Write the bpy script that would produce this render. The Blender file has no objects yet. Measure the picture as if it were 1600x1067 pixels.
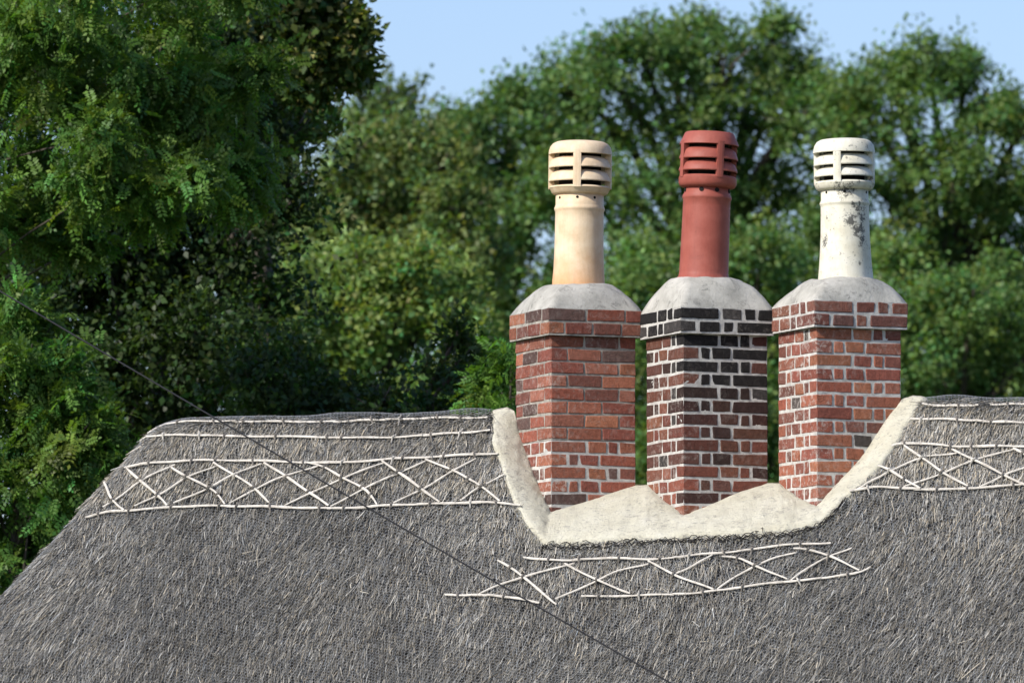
import bpy, math, random
import numpy as np
from mathutils import Vector, Matrix

random.seed(7)
rng = np.random.default_rng(11)
SC = bpy.context.scene
COL = SC.collection

# ------------------------------------------------------------------ camera
# world axes: x along the roof ridge, y away from the viewer (square to the ridge), z up
TH = math.radians(22.5)                 # the ridge recedes 22.5 degrees to the left
CR = np.array([math.cos(TH), math.sin(TH), 0.0])
CF = np.array([-math.sin(TH), math.cos(TH), 0.0])
DIST = 50.0
FPX = DIST / 0.00365                    # focal length in photograph pixels (1600 wide)
PITCH = math.radians(4.35)
RIDGE_Z = 6.8
CAM = -DIST * CF - (1107 - 800) * 0.00365 * CR
CAM[2] = RIDGE_Z - DIST * math.tan(PITCH - math.atan((640 - 533.5) / FPX))
FWD = CF * math.cos(PITCH) + np.array([0, 0, math.sin(PITCH)])
UPV = np.cross(CR, FWD)

cam = bpy.data.cameras.new('camera')
cam.sensor_width = 36.0
cam.lens = 36.0 * FPX / 1600.0
cam.clip_start = 0.5
cam.clip_end = 6000
cam.dof.use_dof = True
cam.dof.focus_distance = 50.0
cam.dof.aperture_fstop = 7.1
camo = bpy.data.objects.new('camera', cam)
COL.objects.link(camo)
camo.matrix_world = Matrix(((CR[0], UPV[0], -FWD[0], CAM[0]),
                            (CR[1], UPV[1], -FWD[1], CAM[1]),
                            (CR[2], UPV[2], -FWD[2], CAM[2]), (0, 0, 0, 1)))
SC.camera = camo

# ------------------------------------------------------------------ sky and sun
SUN_EL = math.radians(36)
a = math.radians(51)                    # to the left of the line from the roof to the camera
SH = -math.sin(a) * CR - math.cos(a) * CF
SUND = np.array([SH[0] * math.cos(SUN_EL), SH[1] * math.cos(SUN_EL), math.sin(SUN_EL)])
W = bpy.data.worlds.new('World')
SC.world = W
W.use_nodes = True
nt = W.node_tree
sky = nt.nodes.new('ShaderNodeTexSky')
sky.sky_type = 'NISHITA'
sky.sun_disc = False
sky.sun_elevation = SUN_EL
sky.sun_rotation = math.atan2(SUND[0], SUND[1])
sky.air_density = 1.0
sky.dust_density = 1.3
sky.ozone_density = 5.0
bg = nt.nodes['Background']
wb = nt.nodes.new('ShaderNodeMix')            # the photograph's white balance, the same over the whole sky
wb.data_type = 'RGBA'
wb.blend_type = 'MULTIPLY'
wb.inputs[0].default_value = 1.0
wb.inputs[7].default_value = (1.06, 0.97, 1.02, 1)
nt.links.new(sky.outputs[0], wb.inputs[6])
nt.links.new(wb.outputs[2], bg.inputs[0])
bg.inputs[1].default_value = 0.14
sun = bpy.data.lights.new('sun', 'SUN')
sun.energy = 4.4
sun.angle = math.radians(0.53)
sun.color = (1.0, 0.95, 0.87)
suno = bpy.data.objects.new('sun', sun)
COL.objects.link(suno)
suno.rotation_euler = Vector(-SUND).to_track_quat('-Z', 'Y').to_euler()
suno.location = (0, 0, 40)
VS = SC.view_settings
VS.view_transform = 'Standard'
VS.look = 'None'
VS.exposure = 0.35
VS.gamma = 1.0

# ------------------------------------------------------------------ pixel rays
def ray(px, py):
    d = FWD + (px - 800) / FPX * CR + (533.5 - py) / FPX * UPV
    return d / np.linalg.norm(d)

def at_depth(px, py, depth):
    d = ray(px, py)
    return CAM + d * (depth / float(np.dot(d, CF)))

def on_plane(px, py, p0, n):
    d = ray(px, py)
    return CAM + d * (np.dot(np.asarray(p0) - CAM, n) / np.dot(d, n))

def z_at(x, y, py):
    """height of photograph row py above the plan point x, y"""
    v = np.array([x, y, 0]) - CAM
    depth = np.dot(v, CF)
    px = 800 + FPX * np.dot(v, CR) / depth
    return at_depth(px, py, depth)[2]

# ------------------------------------------------------------------ noise
def vnoise(p, seed=0):
    """value noise, p (n,3) -> (n,) in -1..1"""
    p = np.asarray(p, float)
    i = np.floor(p).astype(np.int64)
    f = p - i
    f = f * f * (3 - 2 * f)
    def h(ix, iy, iz):
        n = (ix * 374761393 + iy * 668265263 + iz * 2147483647 + seed * 974711) & 0x7fffffff
        n = ((n ^ (n >> 13)) * 1274126177) & 0x7fffffff
        n = (n ^ (n >> 16)) & 0xffff
        return n / 32767.5 - 1.0
    out = 0
    for dx in (0, 1):
        wx = f[:, 0] if dx else 1 - f[:, 0]
        for dy in (0, 1):
            wy = f[:, 1] if dy else 1 - f[:, 1]
            for dz in (0, 1):
                wz = f[:, 2] if dz else 1 - f[:, 2]
                out = out + wx * wy * wz * h(i[:, 0] + dx, i[:, 1] + dy, i[:, 2] + dz)
    return out

# ------------------------------------------------------------------ object helpers
def tag(o, label=None, cat=None, group=None, kind=None):
    if label: o['label'] = label
    if cat: o['category'] = cat
    if group: o['group'] = group
    if kind: o['kind'] = kind
    return o

def link(o, parent=None):
    COL.objects.link(o)
    if parent is not None:
        o.parent = parent
    return o

def empty(name, loc):
    o = bpy.data.objects.new(name, None)
    o.empty_display_size = 0.3
    o.location = loc
    return link(o)

def pmesh(name, verts, faces, mat, smooth=False):
    me = bpy.data.meshes.new(name)
    me.from_pydata([tuple(v) for v in verts], [], faces)
    if mat: me.materials.append(mat)
    if smooth:
        me.polygons.foreach_set('use_smooth', [True] * len(me.polygons))
    me.update()
    return me

def npmesh(name, verts, faces, mat, tint=None, smooth=False):
    """fast mesh: verts (n,3), faces (m,k) of one size; tint (m,3) per face colour"""
    verts = np.ascontiguousarray(verts, np.float32)
    faces = np.ascontiguousarray(faces, np.int32)
    m, k = faces.shape
    me = bpy.data.meshes.new(name)
    me.vertices.add(len(verts))
    me.vertices.foreach_set('co', verts.ravel())
    me.loops.add(m * k)
    me.loops.foreach_set('vertex_index', faces.ravel())
    me.polygons.add(m)
    me.polygons.foreach_set('loop_start', np.arange(0, m * k, k, dtype=np.int32))
    me.polygons.foreach_set('loop_total', np.full(m, k, np.int32))
    if smooth:
        me.polygons.foreach_set('use_smooth', np.ones(m, bool))
    if tint is not None:
        at = me.attributes.new('tint', 'FLOAT_COLOR', 'FACE')
        c = np.ones((m, 4), np.float32)
        c[:, :3] = tint
        at.data.foreach_set('color', c.ravel())
    me.materials.append(mat)
    me.update(calc_edges=True)
    return me

def mobj(name, me, parent=None, loc=None):
    """mesh given in world coordinates; the parent's location is taken off"""
    o = bpy.data.objects.new(name, me)
    link(o, parent)
    if parent is not None:
        w = Vector((0, 0, 0))
        q = parent
        while q is not None:
            w += q.location
            q = q.parent
        o.location = -w + (Vector(loc) if loc is not None else Vector((0, 0, 0)))
    elif loc is not None:
        o.location = loc
    return o

def tube(pts, rad, seg=6, flat=1.0, nrm=None, cap=True):
    """verts, faces of a tube along pts; rad scalar or list; flat squeezes along nrm"""
    pts = [np.asarray(p, float) for p in pts]
    n = len(pts)
    rads = [rad] * n if np.isscalar(rad) else rad
    V, Fc = [], []
    ref = np.array([0.0, 0.0, 1.0]) if nrm is None else np.asarray(nrm, float)
    for i in range(n):
        t = pts[min(i + 1, n - 1)] - pts[max(i - 1, 0)]
        t = t / (np.linalg.norm(t) + 1e-12)
        s = np.cross(t, ref)
        if np.linalg.norm(s) < 1e-3:
            s = np.cross(t, np.array([1.0, 0, 0]))
        s /= np.linalg.norm(s)
        u = np.cross(s, t)
        for k in range(seg):
            an = 2 * math.pi * k / seg
            V.append(pts[i] + rads[i] * (math.cos(an) * s + flat * math.sin(an) * u))
    for i in range(n - 1):
        for k in range(seg):
            k2 = (k + 1) % seg
            Fc.append((i * seg + k, i * seg + k2, (i + 1) * seg + k2, (i + 1) * seg + k))
    if cap:
        Fc.append(tuple(range(seg - 1, -1, -1)))
        Fc.append(tuple(range((n - 1) * seg, n * seg)))
    return V, Fc

def revolve(prof, seg=40, closed=False, a0=0.0):
    """prof: list of (r, z)"""
    V, Fc = [], []
    n = len(prof)
    for r, z in prof:
        for k in range(seg):
            an = a0 + 2 * math.pi * k / seg
            V.append((r * math.cos(an), r * math.sin(an), z))
    rng_ = n if closed else n - 1
    for i in range(rng_):
        j = (i + 1) % n
        for k in range(seg):
            k2 = (k + 1) % seg
            Fc.append((i * seg + k, i * seg + k2, j * seg + k2, j * seg + k))
    return V, Fc

# ------------------------------------------------------------------ materials
class NT:
    def __init__(self, name):
        self.m = bpy.data.materials.new(name)
        self.m.use_nodes = True
        self.t = self.m.node_tree
        self.b = self.t.nodes['Principled BSDF']
        self.b.inputs['Roughness'].default_value = 0.85
        self.b.inputs['Specular IOR Level'].default_value = 0.25
    def n(self, typ, **kw):
        nd = self.t.nodes.new(typ)
        for k, v in kw.items():
            setattr(nd, k, v)
        return nd
    def l(self, a_, b_):
        self.t.links.new(a_, b_)
    def coord(self, out='Object'):
        if not hasattr(self, '_tc'):
            self._tc = self.n('ShaderNodeTexCoord')
        return self._tc.outputs[out]
    def noise(self, scale, detail=4, rough=0.6, vec=None, dist=0.0):
        nd = self.n('ShaderNodeTexNoise')
        nd.inputs['Scale'].default_value = scale
        nd.inputs['Detail'].default_value = detail
        nd.inputs['Roughness'].default_value = rough
        nd.inputs['Distortion'].default_value = dist
        self.l(vec if vec is not None else self.coord(), nd.inputs['Vector'])
        return nd.outputs['Fac']
    def ramp(self, fac, stops):
        nd = self.n('ShaderNodeValToRGB')
        el = nd.color_ramp.elements
        while len(el) < len(stops):
            el.new(0.5)
        for e, (p, c) in zip(el, stops):
            e.position = p
            e.color = (*c, 1) if len(c) == 3 else c
        self.l(fac, nd.inputs['Fac'])
        return nd.outputs['Color']
    def mix(self, fac, a_, b_, mode='MIX'):
        nd = self.n('ShaderNodeMix', data_type='RGBA', blend_type=mode)
        for sock, v in ((nd.inputs[0], fac), (nd.inputs[6], a_), (nd.inputs[7], b_)):
            if hasattr(v, 'default_value') or hasattr(v, 'links'):
                self.l(v, sock)
            elif isinstance(v, (int, float)):
                sock.default_value = v
            else:
                sock.default_value = (*v, 1)
        return nd.outputs[2]
    def base(self, c):
        if hasattr(c, 'links'):
            self.l(c, self.b.inputs['Base Color'])
        else:
            self.b.inputs['Base Color'].default_value = (*c, 1)
    def bump(self, fac, strength=0.5, dist=0.005):
        nd = self.n('ShaderNodeBump')
        nd.inputs['Strength'].default_value = strength
        nd.inputs['Distance'].default_value = dist
        self.l(fac, nd.inputs['Height'])
        self.l(nd.outputs[0], self.b.inputs['Normal'])

G = lambda v: (v, v, v)

def mat_brick():
    M = NT('brick')
    oi = M.n('ShaderNodeObjectInfo')
    geo = M.n('ShaderNodeNewGeometry')
    pos = geo.outputs['Position']
    n1 = M.noise(45, 5, 0.7, pos)
    n2 = M.noise(11, 3, 0.6, pos)
    c = M.mix(1.0, oi.outputs['Color'], M.ramp(n1, [(0.25, G(0.55)), (0.55, G(1.0)), (0.8, G(1.35))]), 'MULTIPLY')
    c = M.mix(M.ramp(n2, [(0.58, G(0)), (0.75, G(0.6))]), c, M.mix(1.0, c, (0.58, 0.48, 0.46), 'MULTIPLY'))
    # lime bloom and mortar smears, plus painted sunlight paling the left faces
    n3 = M.noise(26, 6, 0.75, pos, 0.6)
    al = M.n('ShaderNodeMath', operation='MULTIPLY')
    M.l(M.ramp(n3, [(0.50, G(0)), (0.68, G(1))]), al.inputs[0])
    M.l(oi.outputs['Alpha'], al.inputs[1])
    c = M.mix(al.outputs[0], c, (0.50, 0.45, 0.40))
    M.base(c)
    M.b.inputs['Roughness'].default_value = 0.9
    n4 = M.noise(140, 4, 0.7, pos)
    ad = M.n('ShaderNodeMath', operation='ADD')
    M.l(n4, ad.inputs[0]); M.l(n1, ad.inputs[1])
    M.bump(ad.outputs[0], 1.0, 0.008)
    return M.m

def mat_mortar(name, col, dark):
    M = NT(name)
    geo = M.n('ShaderNodeNewGeometry')
    n1 = M.noise(18, 5, 0.7, geo.outputs['Position'])
    n2 = M.noise(120, 3, 0.7, geo.outputs['Position'])
    M.base(M.mix(M.ramp(n1, [(0.38, G(1)), (0.62, G(0))]), col, dark))
    M.bump(n2, 0.5, 0.004)
    return M.m

def mat_cement():
    M = NT('grey_cement')
    pos = M.n('ShaderNodeNewGeometry').outputs['Position']
    n1 = M.noise(7, 6, 0.7, pos)
    n2 = M.noise(60, 5, 0.75, pos)
    n3 = M.noise(17, 6, 0.75, pos, 0.8)
    c = M.ramp(n1, [(0.3, (0.25, 0.245, 0.215)), (0.5, (0.36, 0.35, 0.31)), (0.7, (0.47, 0.455, 0.41))])
    c = M.mix(M.ramp(n3, [(0.54, G(0)), (0.66, G(0.75))]), c, (0.14, 0.138, 0.125))
    c = M.mix(M.ramp(n2, [(0.62, G(0)), (0.70, G(0.5))]), c, (0.16, 0.155, 0.14))
    M.base(c)
    M.bump(n2, 0.5, 0.008)
    return M.m

def mat_render():
    M = NT('cream_lime_render')
    pos = M.n('ShaderNodeNewGeometry').outputs['Position']
    n1 = M.noise(5, 5, 0.65, pos)
    n2 = M.noise(70, 6, 0.8, pos)
    mp = M.n('ShaderNodeMapping')
    mp.inputs['Scale'].default_value = (1.0, 1.0, 2.6)
    M.l(pos, mp.inputs['Vector'])
    n3 = M.noise(17, 6, 0.72, mp.outputs[0], 1.5)
    c = M.ramp(n1, [(0.3, (0.55, 0.52, 0.40)), (0.55, (0.64, 0.615, 0.49)), (0.75, (0.69, 0.67, 0.56))])
    c = M.mix(M.ramp(n3, [(0.53, G(0)), (0.66, G(0.8))]), c, (0.28, 0.265, 0.23))
    c = M.mix(M.ramp(M.noise(95, 4, 0.75, pos), [(0.60, G(0)), (0.68, G(0.6))]), c, (0.24, 0.225, 0.20))
    M.base(c)
    M.bump(n2, 1.0, 0.016)
    return M.m

def mat_pot(name, kind):
    M = NT(name)
    co = M.coord()
    n1 = M.noise(9, 5, 0.6)
    n2 = M.noise(45, 5, 0.7)
    n3 = M.noise(13, 7, 0.72, None, 0.5)
    sep = M.n('ShaderNodeSeparateXYZ')
    M.l(co, sep.inputs[0])
    if kind == 'buff':
        c = M.ramp(n1, [(0.3, (0.58, 0.41, 0.25)), (0.5, (0.66, 0.51, 0.335)), (0.7, (0.71, 0.58, 0.41))])
        # orange firing at the foot and round the head
        lo = M.n('ShaderNodeMath', operation='MULTIPLY_ADD')
        M.l(n1, lo.inputs[0]); lo.inputs[1].default_value = 0.12
        M.l(sep.outputs[2], lo.inputs[2])
        c = M.mix(M.ramp(lo.outputs[0], [(0.02, G(0.85)), (0.25, G(0))]), c, (0.58, 0.27, 0.10))
        c = M.mix(M.ramp(n3, [(0.66, G(0)), (0.70, G(0.5))]), c, (0.42, 0.30, 0.2))
        c = M.mix(M.ramp(lo.outputs[0], [(0.085, G(0.0)), (0.10, G(0.0))]), c, (0.8, 0.75, 0.65))
    elif kind == 'red':
        c = M.ramp(n1, [(0.3, (0.25, 0.062, 0.043)), (0.5, (0.285, 0.076, 0.054)), (0.7, (0.32, 0.094, 0.068))])
        c = M.mix(M.ramp(n3, [(0.56, G(0)), (0.70, G(0.35))]), c, (0.15, 0.05, 0.042))
    else:
        c = M.ramp(n1, [(0.3, (0.54, 0.50, 0.38)), (0.5, (0.63, 0.60, 0.48)), (0.7, (0.68, 0.655, 0.56))])
        # black lichen in patches
        acc = None
        for deg, row, rad_ in ((34, 445, 0.085), (12, 490, 0.060), (30, 540, 0.07), (3, 345, 0.075), (-18, 330, 0.05), (42, 590, 0.05), (80, 300, 0.07), (-60, 600, 0.04)):
            an = math.radians(deg)
            d = (-CF * math.cos(an) + CR * math.sin(an)) * 0.14
            vd = M.n('ShaderNodeVectorMath', operation='DISTANCE')
            M.l(co, vd.inputs[0])
            vd.inputs[1].default_value = (d[0], d[1], (784 - row) * 0.00365 / 3.1382)
            mr = M.n('ShaderNodeMapRange')
            mr.inputs[1].default_value = rad_
            mr.inputs[2].default_value = 0.0
            mr.inputs[3].default_value = 0.0
            mr.inputs[4].default_value = 0.22
            M.l(vd.outputs['Value'], mr.inputs[0])
            if acc is None:
                acc = mr.outputs[0]
            else:
                mm = M.n('ShaderNodeMath', operation='MAXIMUM')
                M.l(acc, mm.inputs[0]); M.l(mr.outputs[0], mm.inputs[1])
                acc = mm.outputs[0]
        ad = M.n('ShaderNodeMath', operation='ADD')
        M.l(acc, ad.inputs[0]); M.l(M.noise(30, 6, 0.8), ad.inputs[1])
        s = M.n('ShaderNodeMath', operation='MULTIPLY')
        M.l(M.ramp(ad.outputs[0], [(0.575, G(0.0)), (0.66, G(1))]), s.inputs[0])
        s.inputs[1].default_value = 0.9
        c = M.mix(s.outputs[0], c, (0.07, 0.068, 0.062))
        c = M.mix(M.ramp(M.noise(70, 3, 0.6), [(0.69, G(0)), (0.73, G(0.8))]), c, (0.10, 0.10, 0.09))
    mp = M.n('ShaderNodeMapping')
    mp.inputs['Scale'].default_value = (1.0, 1.0, 0.12)
    M.l(co, mp.inputs['Vector'])
    c = M.mix(1.0, c, M.ramp(M.noise(42, 5, 0.7, mp.outputs[0]), [(0.30, G(0.88)), (0.50, G(0.98)), (0.7, G(1.03))]), 'MULTIPLY')
    c = M.mix(M.ramp(M.noise(85, 5, 0.7), [(0.62, G(0)), (0.70, G(0.35))]), c, M.mix(1.0, c, (0.5, 0.45, 0.4), 'MULTIPLY'))
    M.base(c)
    M.b.inputs['Roughness'].default_value = 0.55
    M.bump(n2, 0.25, 0.004)
    return M.m

def mat_plain(name, col, rough=0.85, var=0.25, scale=20):
    M = NT(name)
    n1 = M.noise(scale, 4, 0.6)
    M.base(M.mix(1.0, col, M.ramp(n1, [(0.3, G(1 - var)), (0.7, G(1 + var))]), 'MULTIPLY'))
    M.b.inputs['Roughness'].default_value = rough
    return M.m

def mat_tint(name, rough=0.8, spec=0.25):
    M = NT(name)
    at = M.n('ShaderNodeAttribute')
    at.attribute_name = 'tint'
    M.base(at.outputs['Color'])
    M.b.inputs['Roughness'].default_value = rough
    M.b.inputs['Specular IOR Level'].default_value = spec
    return M.m

def mat_leaf(name, transl=0.3, rough=0.5):
    M = NT(name)
    at = M.n('ShaderNodeAttribute')
    at.attribute_name = 'tint'
    M.base(at.outputs['Color'])
    M.b.inputs['Roughness'].default_value = rough
    M.b.inputs['Specular IOR Level'].default_value = 0.3
    tr = M.n('ShaderNodeBsdfTranslucent')
    M.l(M.mix(1.0, at.outputs['Color'], (1.5, 1.5, 0.5), 'MULTIPLY'), tr.inputs['Color'])
    mx = M.n('ShaderNodeMixShader')
    mx.inputs[0].default_value = transl
    M.l(M.b.outputs[0], mx.inputs[1]); M.l(tr.outputs[0], mx.inputs[2])
    M.l(mx.outputs[0], M.t.nodes['Material Output'].inputs['Surface'])
    return M.m

BRICK = mat_brick()
MORTAR_OLD = mat_mortar('old_mortar', (0.37, 0.34, 0.29), (0.20, 0.185, 0.16))
MORTAR_NEW = mat_mortar('white_mortar', (0.52, 0.505, 0.465), (0.34, 0.325, 0.30))
CEMENT = mat_cement()
RENDER = mat_render()
POTS = [mat_pot('buff_terracotta', 'buff'), mat_pot('red_terracotta', 'red'), mat_pot('cream_terracotta', 'cream')]
INNER_DARK = mat_plain('soot', (0.012, 0.011, 0.010), 0.95)  # near-black painting the dark inside the pot heads and vent holes
UNDER = mat_plain('packed_thatch', (0.035, 0.031, 0.026), 0.95, 0.5, 60)
STRAW = mat_tint('weathered_straw', 0.62, 0.3)
WIRE = mat_plain('galvanised_wire', (0.20, 0.21, 0.22), 0.5, 0.2, 50)
def mat_hazel():
    M = NT('bleached_hazel')
    pos = M.n('ShaderNodeNewGeometry').outputs['Position']
    c = M.ramp(M.noise(9, 4, 0.7, pos), [(0.3, (0.38, 0.35, 0.30)), (0.5, (0.53, 0.50, 0.44)), (0.7, (0.60, 0.57, 0.51))])
    c = M.mix(M.ramp(M.noise(60, 4, 0.75, pos), [(0.54, G(0)), (0.66, G(0.75))]), c, (0.20, 0.18, 0.155))
    M.base(c)
    return M.m
HAZEL = mat_hazel()
TIE = mat_plain('weathered_twig', (0.20, 0.18, 0.155), 0.85, 0.4, 80)
LIME = mat_plain('limewash', (0.72, 0.69, 0.62), 0.9, 0.06, 3)
BARK = mat_plain('bark', (0.065, 0.056, 0.045), 0.95, 0.5, 12)
CABLE = mat_plain('black_cable', (0.02, 0.02, 0.022), 0.5, 0.1, 5)
LEAF = mat_leaf('leaf', 0.38, 0.5)
GRASS = mat_plain('grass', (0.055, 0.085, 0.025), 0.95, 0.4, 0.8)

# ------------------------------------------------------------------ ground
me = pmesh('ground', [(-3000, -3000, 0), (3000, -3000, 0), (3000, 3000, 0), (-3000, 3000, 0)], [(0, 1, 2, 3)], GRASS)
tag(mobj('ground', me), kind='structure')

# ------------------------------------------------------------------ roof surface
TP = math.tan(math.radians(52))
TQ = math.tan(math.radians(54))
X_HIP = -3.47
F_STEP = 0.435
_rp = [(330, 659), (500, 657), (600, 653), (765, 651), (1107, 642), (1440, 634), (1600, 634)]
_rx, _rz = [], []
for px, py in _rp:
    p = on_plane(px, py, (0, 0, 0), np.array([0, 1.0, 0]))
    _rx.append(p[0]); _rz.append(p[2])

def roof_h(x, f):
    """height of the thatch, f = distance in front of the ridge line"""
    x = np.asarray(x, float); f = np.asarray(f, float)
    zr = np.interp(x, _rx, _rz)
    rho = 0.10
    aa = TP * (np.sqrt(f * f + rho * rho) - rho)
    bb = TQ * (X_HIP - x)
    # steep cheek at the top of the hip, easing lower down
    bb = bb + 0.16 * np.clip(X_HIP - x, 0, 0.55) / 0.55
    k = 0.15
    mx = 0.5 * (aa + bb + np.sqrt((aa - bb) ** 2 + k * k))
    bbr = TQ * (x - 7.2)
    mx = 0.5 * (mx + bbr + np.sqrt((mx - bbr) ** 2 + k * k))
    step = 0.016 / (1 + np.exp((np.abs(f) - F_STEP) / 0.012))
    q = np.stack([x * 1.3, f * 1.3, np.zeros_like(x)], -1).reshape(-1, 3)
    und = 0.018 * vnoise(q, 3).reshape(x.shape) + 0.007 * vnoise(q * 3.7, 5).reshape(x.shape)
    return zr - mx + step + und

def roof_pt(x, f, off=0.0):
    x = np.asarray(x, float); f = np.asarray(f, float)
    e = 0.02
    z = roof_h(x, f)
    gx = (roof_h(x + e, f) - roof_h(x - e, f)) / (2 * e)
    gf = (roof_h(x, f + e) - roof_h(x, f - e)) / (2 * e)
    n = np.stack([-gx, gf, np.ones_like(z)], -1)          # y = -f
    n /= np.linalg.norm(n, axis=-1, keepdims=True)
    p = np.stack([x, -f, z], -1)
    d = np.stack([-gx, gf, -(gx * gx + gf * gf)], -1)     # downhill tangent
    d /= np.linalg.norm(d, axis=-1, keepdims=True) + 1e-9
    off = np.asarray(off, float)
    if off.ndim: off = off[..., None]
    return p + n * off, n, d

def on_roof(px, py, off=0.0):
    d = ray(px, py)
    s = np.linspace(46, 56, 1001)
    P = CAM + s[:, None] * d
    g = P[:, 2] - roof_h(P[:, 0], -P[:, 1])
    k = np.argmax(g < 0)
    if not (g < 0).any():
        k = int(np.argmin(g)) or 1
    i = max(k - 1, 0)
    t = g[i] / (g[i] - g[k] + 1e-12) if g[k] < 0 else 0.0
    p = P[i] + (P[k] - P[i]) * t
    q, n, _ = roof_pt(np.array([p[0]]), np.array([-p[1]]), off)
    return q[0], n[0]

# ------------------------------------------------------------------ chimney plan
SHAFT = 0.528
CORBEL = 0.587
def corner_x(px):
    """ridge position of a chimney whose near corner stands at photograph column px"""
    f = SHAFT * math.sqrt(0.5)
    lo, hi = -3.0, 3.0
    for _ in range(50):
        m = 0.5 * (lo + hi)
        v = np.array([m, -f, 0]) - CAM
        if 800 + FPX * np.dot(v, CR) / np.dot(v, CF) < px: lo = m
        else: hi = m
    return m
CX = [corner_x(861), corner_x(1068), corner_x(1277)]
NL = np.array([-1, -1, 0]) / math.sqrt(2)      # normals of the two faces in view
NR = np.array([1, -1, 0]) / math.sqrt(2)

def on_face(px, py, k, right, off=0.0):
    n = NR if right else NL
    return on_plane(px, py, np.array([CX[k], 0, 0]) + n * (SHAFT / 2 + off), n)

# ------------------------------------------------------------------ cottage
cottage = empty('thatched_cottage', (1.5, 0, 0))
tag(cottage, 'cottage with grey thatched roof under wire netting and white hazel rod patterns', 'cottage')

# outline of the mortar apron: (chimney, right face?, inner px), outer px
STN = [((0, 0, 806, 642), (764, 652)), ((0, 0, 813, 679), (772, 692)), ((0, 0, 826, 715), (789, 736)),
       ((0, 0, 836, 743), (803, 779)), ((0, 0, 849, 772), (824, 818)), ((0, 0, 861, 799), (851, 848)),
       ((0, 1, 920, 781), (905, 847)), ((0, 1, 993, 757), (960, 844)), ((1, 0, 1013, 757), (1000, 842)),
       ((1, 0, 1040, 783), (1035, 841)), ((1, 0, 1067, 803), (1068, 839)), ((1, 1, 1105, 790), (1110, 836)),
       ((1, 1, 1158, 767), (1165, 833)), ((1, 1, 1199, 754), (1200, 831)), ((2, 0, 1218, 754), (1225, 829)),
       ((2, 0, 1243, 775), (1250, 825)), ((2, 0, 1274, 793), (1287, 812)), ((2, 1, 1297, 768), (1325, 774)),
       ((2, 1, 1325, 738), (1350, 752)), ((2, 1, 1350, 708), (1379, 724)), ((2, 1, 1375, 669), (1407, 682)),
       ((2, 1, 1405, 628), (1440, 637))]
INN, OUT = [], []
for (k, rt, ix, iy), (ox, oy) in STN:
    INN.append(on_face(ix, iy, k, rt, -0.012))
    OUT.append(on_roof(ox, oy)[0])
INN = np.array(INN); OUT = np.array(OUT)
for e in (0, -1):
    OUT[e][1] = 0.0
    OUT[e][2] = roof_h(np.array([OUT[e][0]]), np.array([0.0]))[0]
    INN[e][1] = 0.0
POLY = np.vstack([OUT[:, :2] * np.array([1, -1]), (OUT[::-1, :2])[1:-1]])     # plan x, f of the hole in the thatch

def inside(x, f, poly=POLY):
    x = np.asarray(x); f = np.asarray(f)
    r = np.zeros(x.shape, bool)
    n = len(poly)
    for i in range(n):
        x1, y1 = poly[i]; x2, y2 = poly[(i + 1) % n]
        c = ((y1 > f) != (y2 > f)) & (x < (x2 - x1) * (f - y1) / (y2 - y1 + 1e-12) + x1)
        r ^= c
    return r

# packed thatch below the straws
xs = np.unique(np.concatenate([np.arange(-8.0, -5.4, 0.2), np.arange(-5.4, 3.4, 0.04), np.arange(3.4, 9.9, 0.25)]))
fs = np.unique(np.concatenate([np.arange(-3.8, -0.6, 0.3), np.arange(-0.6, 2.2, 0.04), np.arange(2.2, 3.9, 0.2)]))
XX, FF = np.meshgrid(xs, fs, indexing='ij')
ZZ = roof_h(XX, FF) - 0.034
ins = inside(XX, FF)
ZZ = np.where(ins, ZZ - 0.45, ZZ)
ZZ = np.maximum(ZZ, 1.9)
V = np.stack([XX, -FF, ZZ], -1).reshape(-1, 3)
nx, nf = len(xs), len(fs)
I, J = np.meshgrid(np.arange(nx - 1), np.arange(nf - 1), indexing='ij')
Q = np.stack([I * nf + J, I * nf + J + 1, (I + 1) * nf + J + 1, (I + 1) * nf + J], -1).reshape(-1, 4)[:, ::-1]
thatch = mobj('thatch', npmesh('thatch', V, Q, UNDER, smooth=True), cottage)
thatch['label'] = 'weathered grey thatch'

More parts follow.
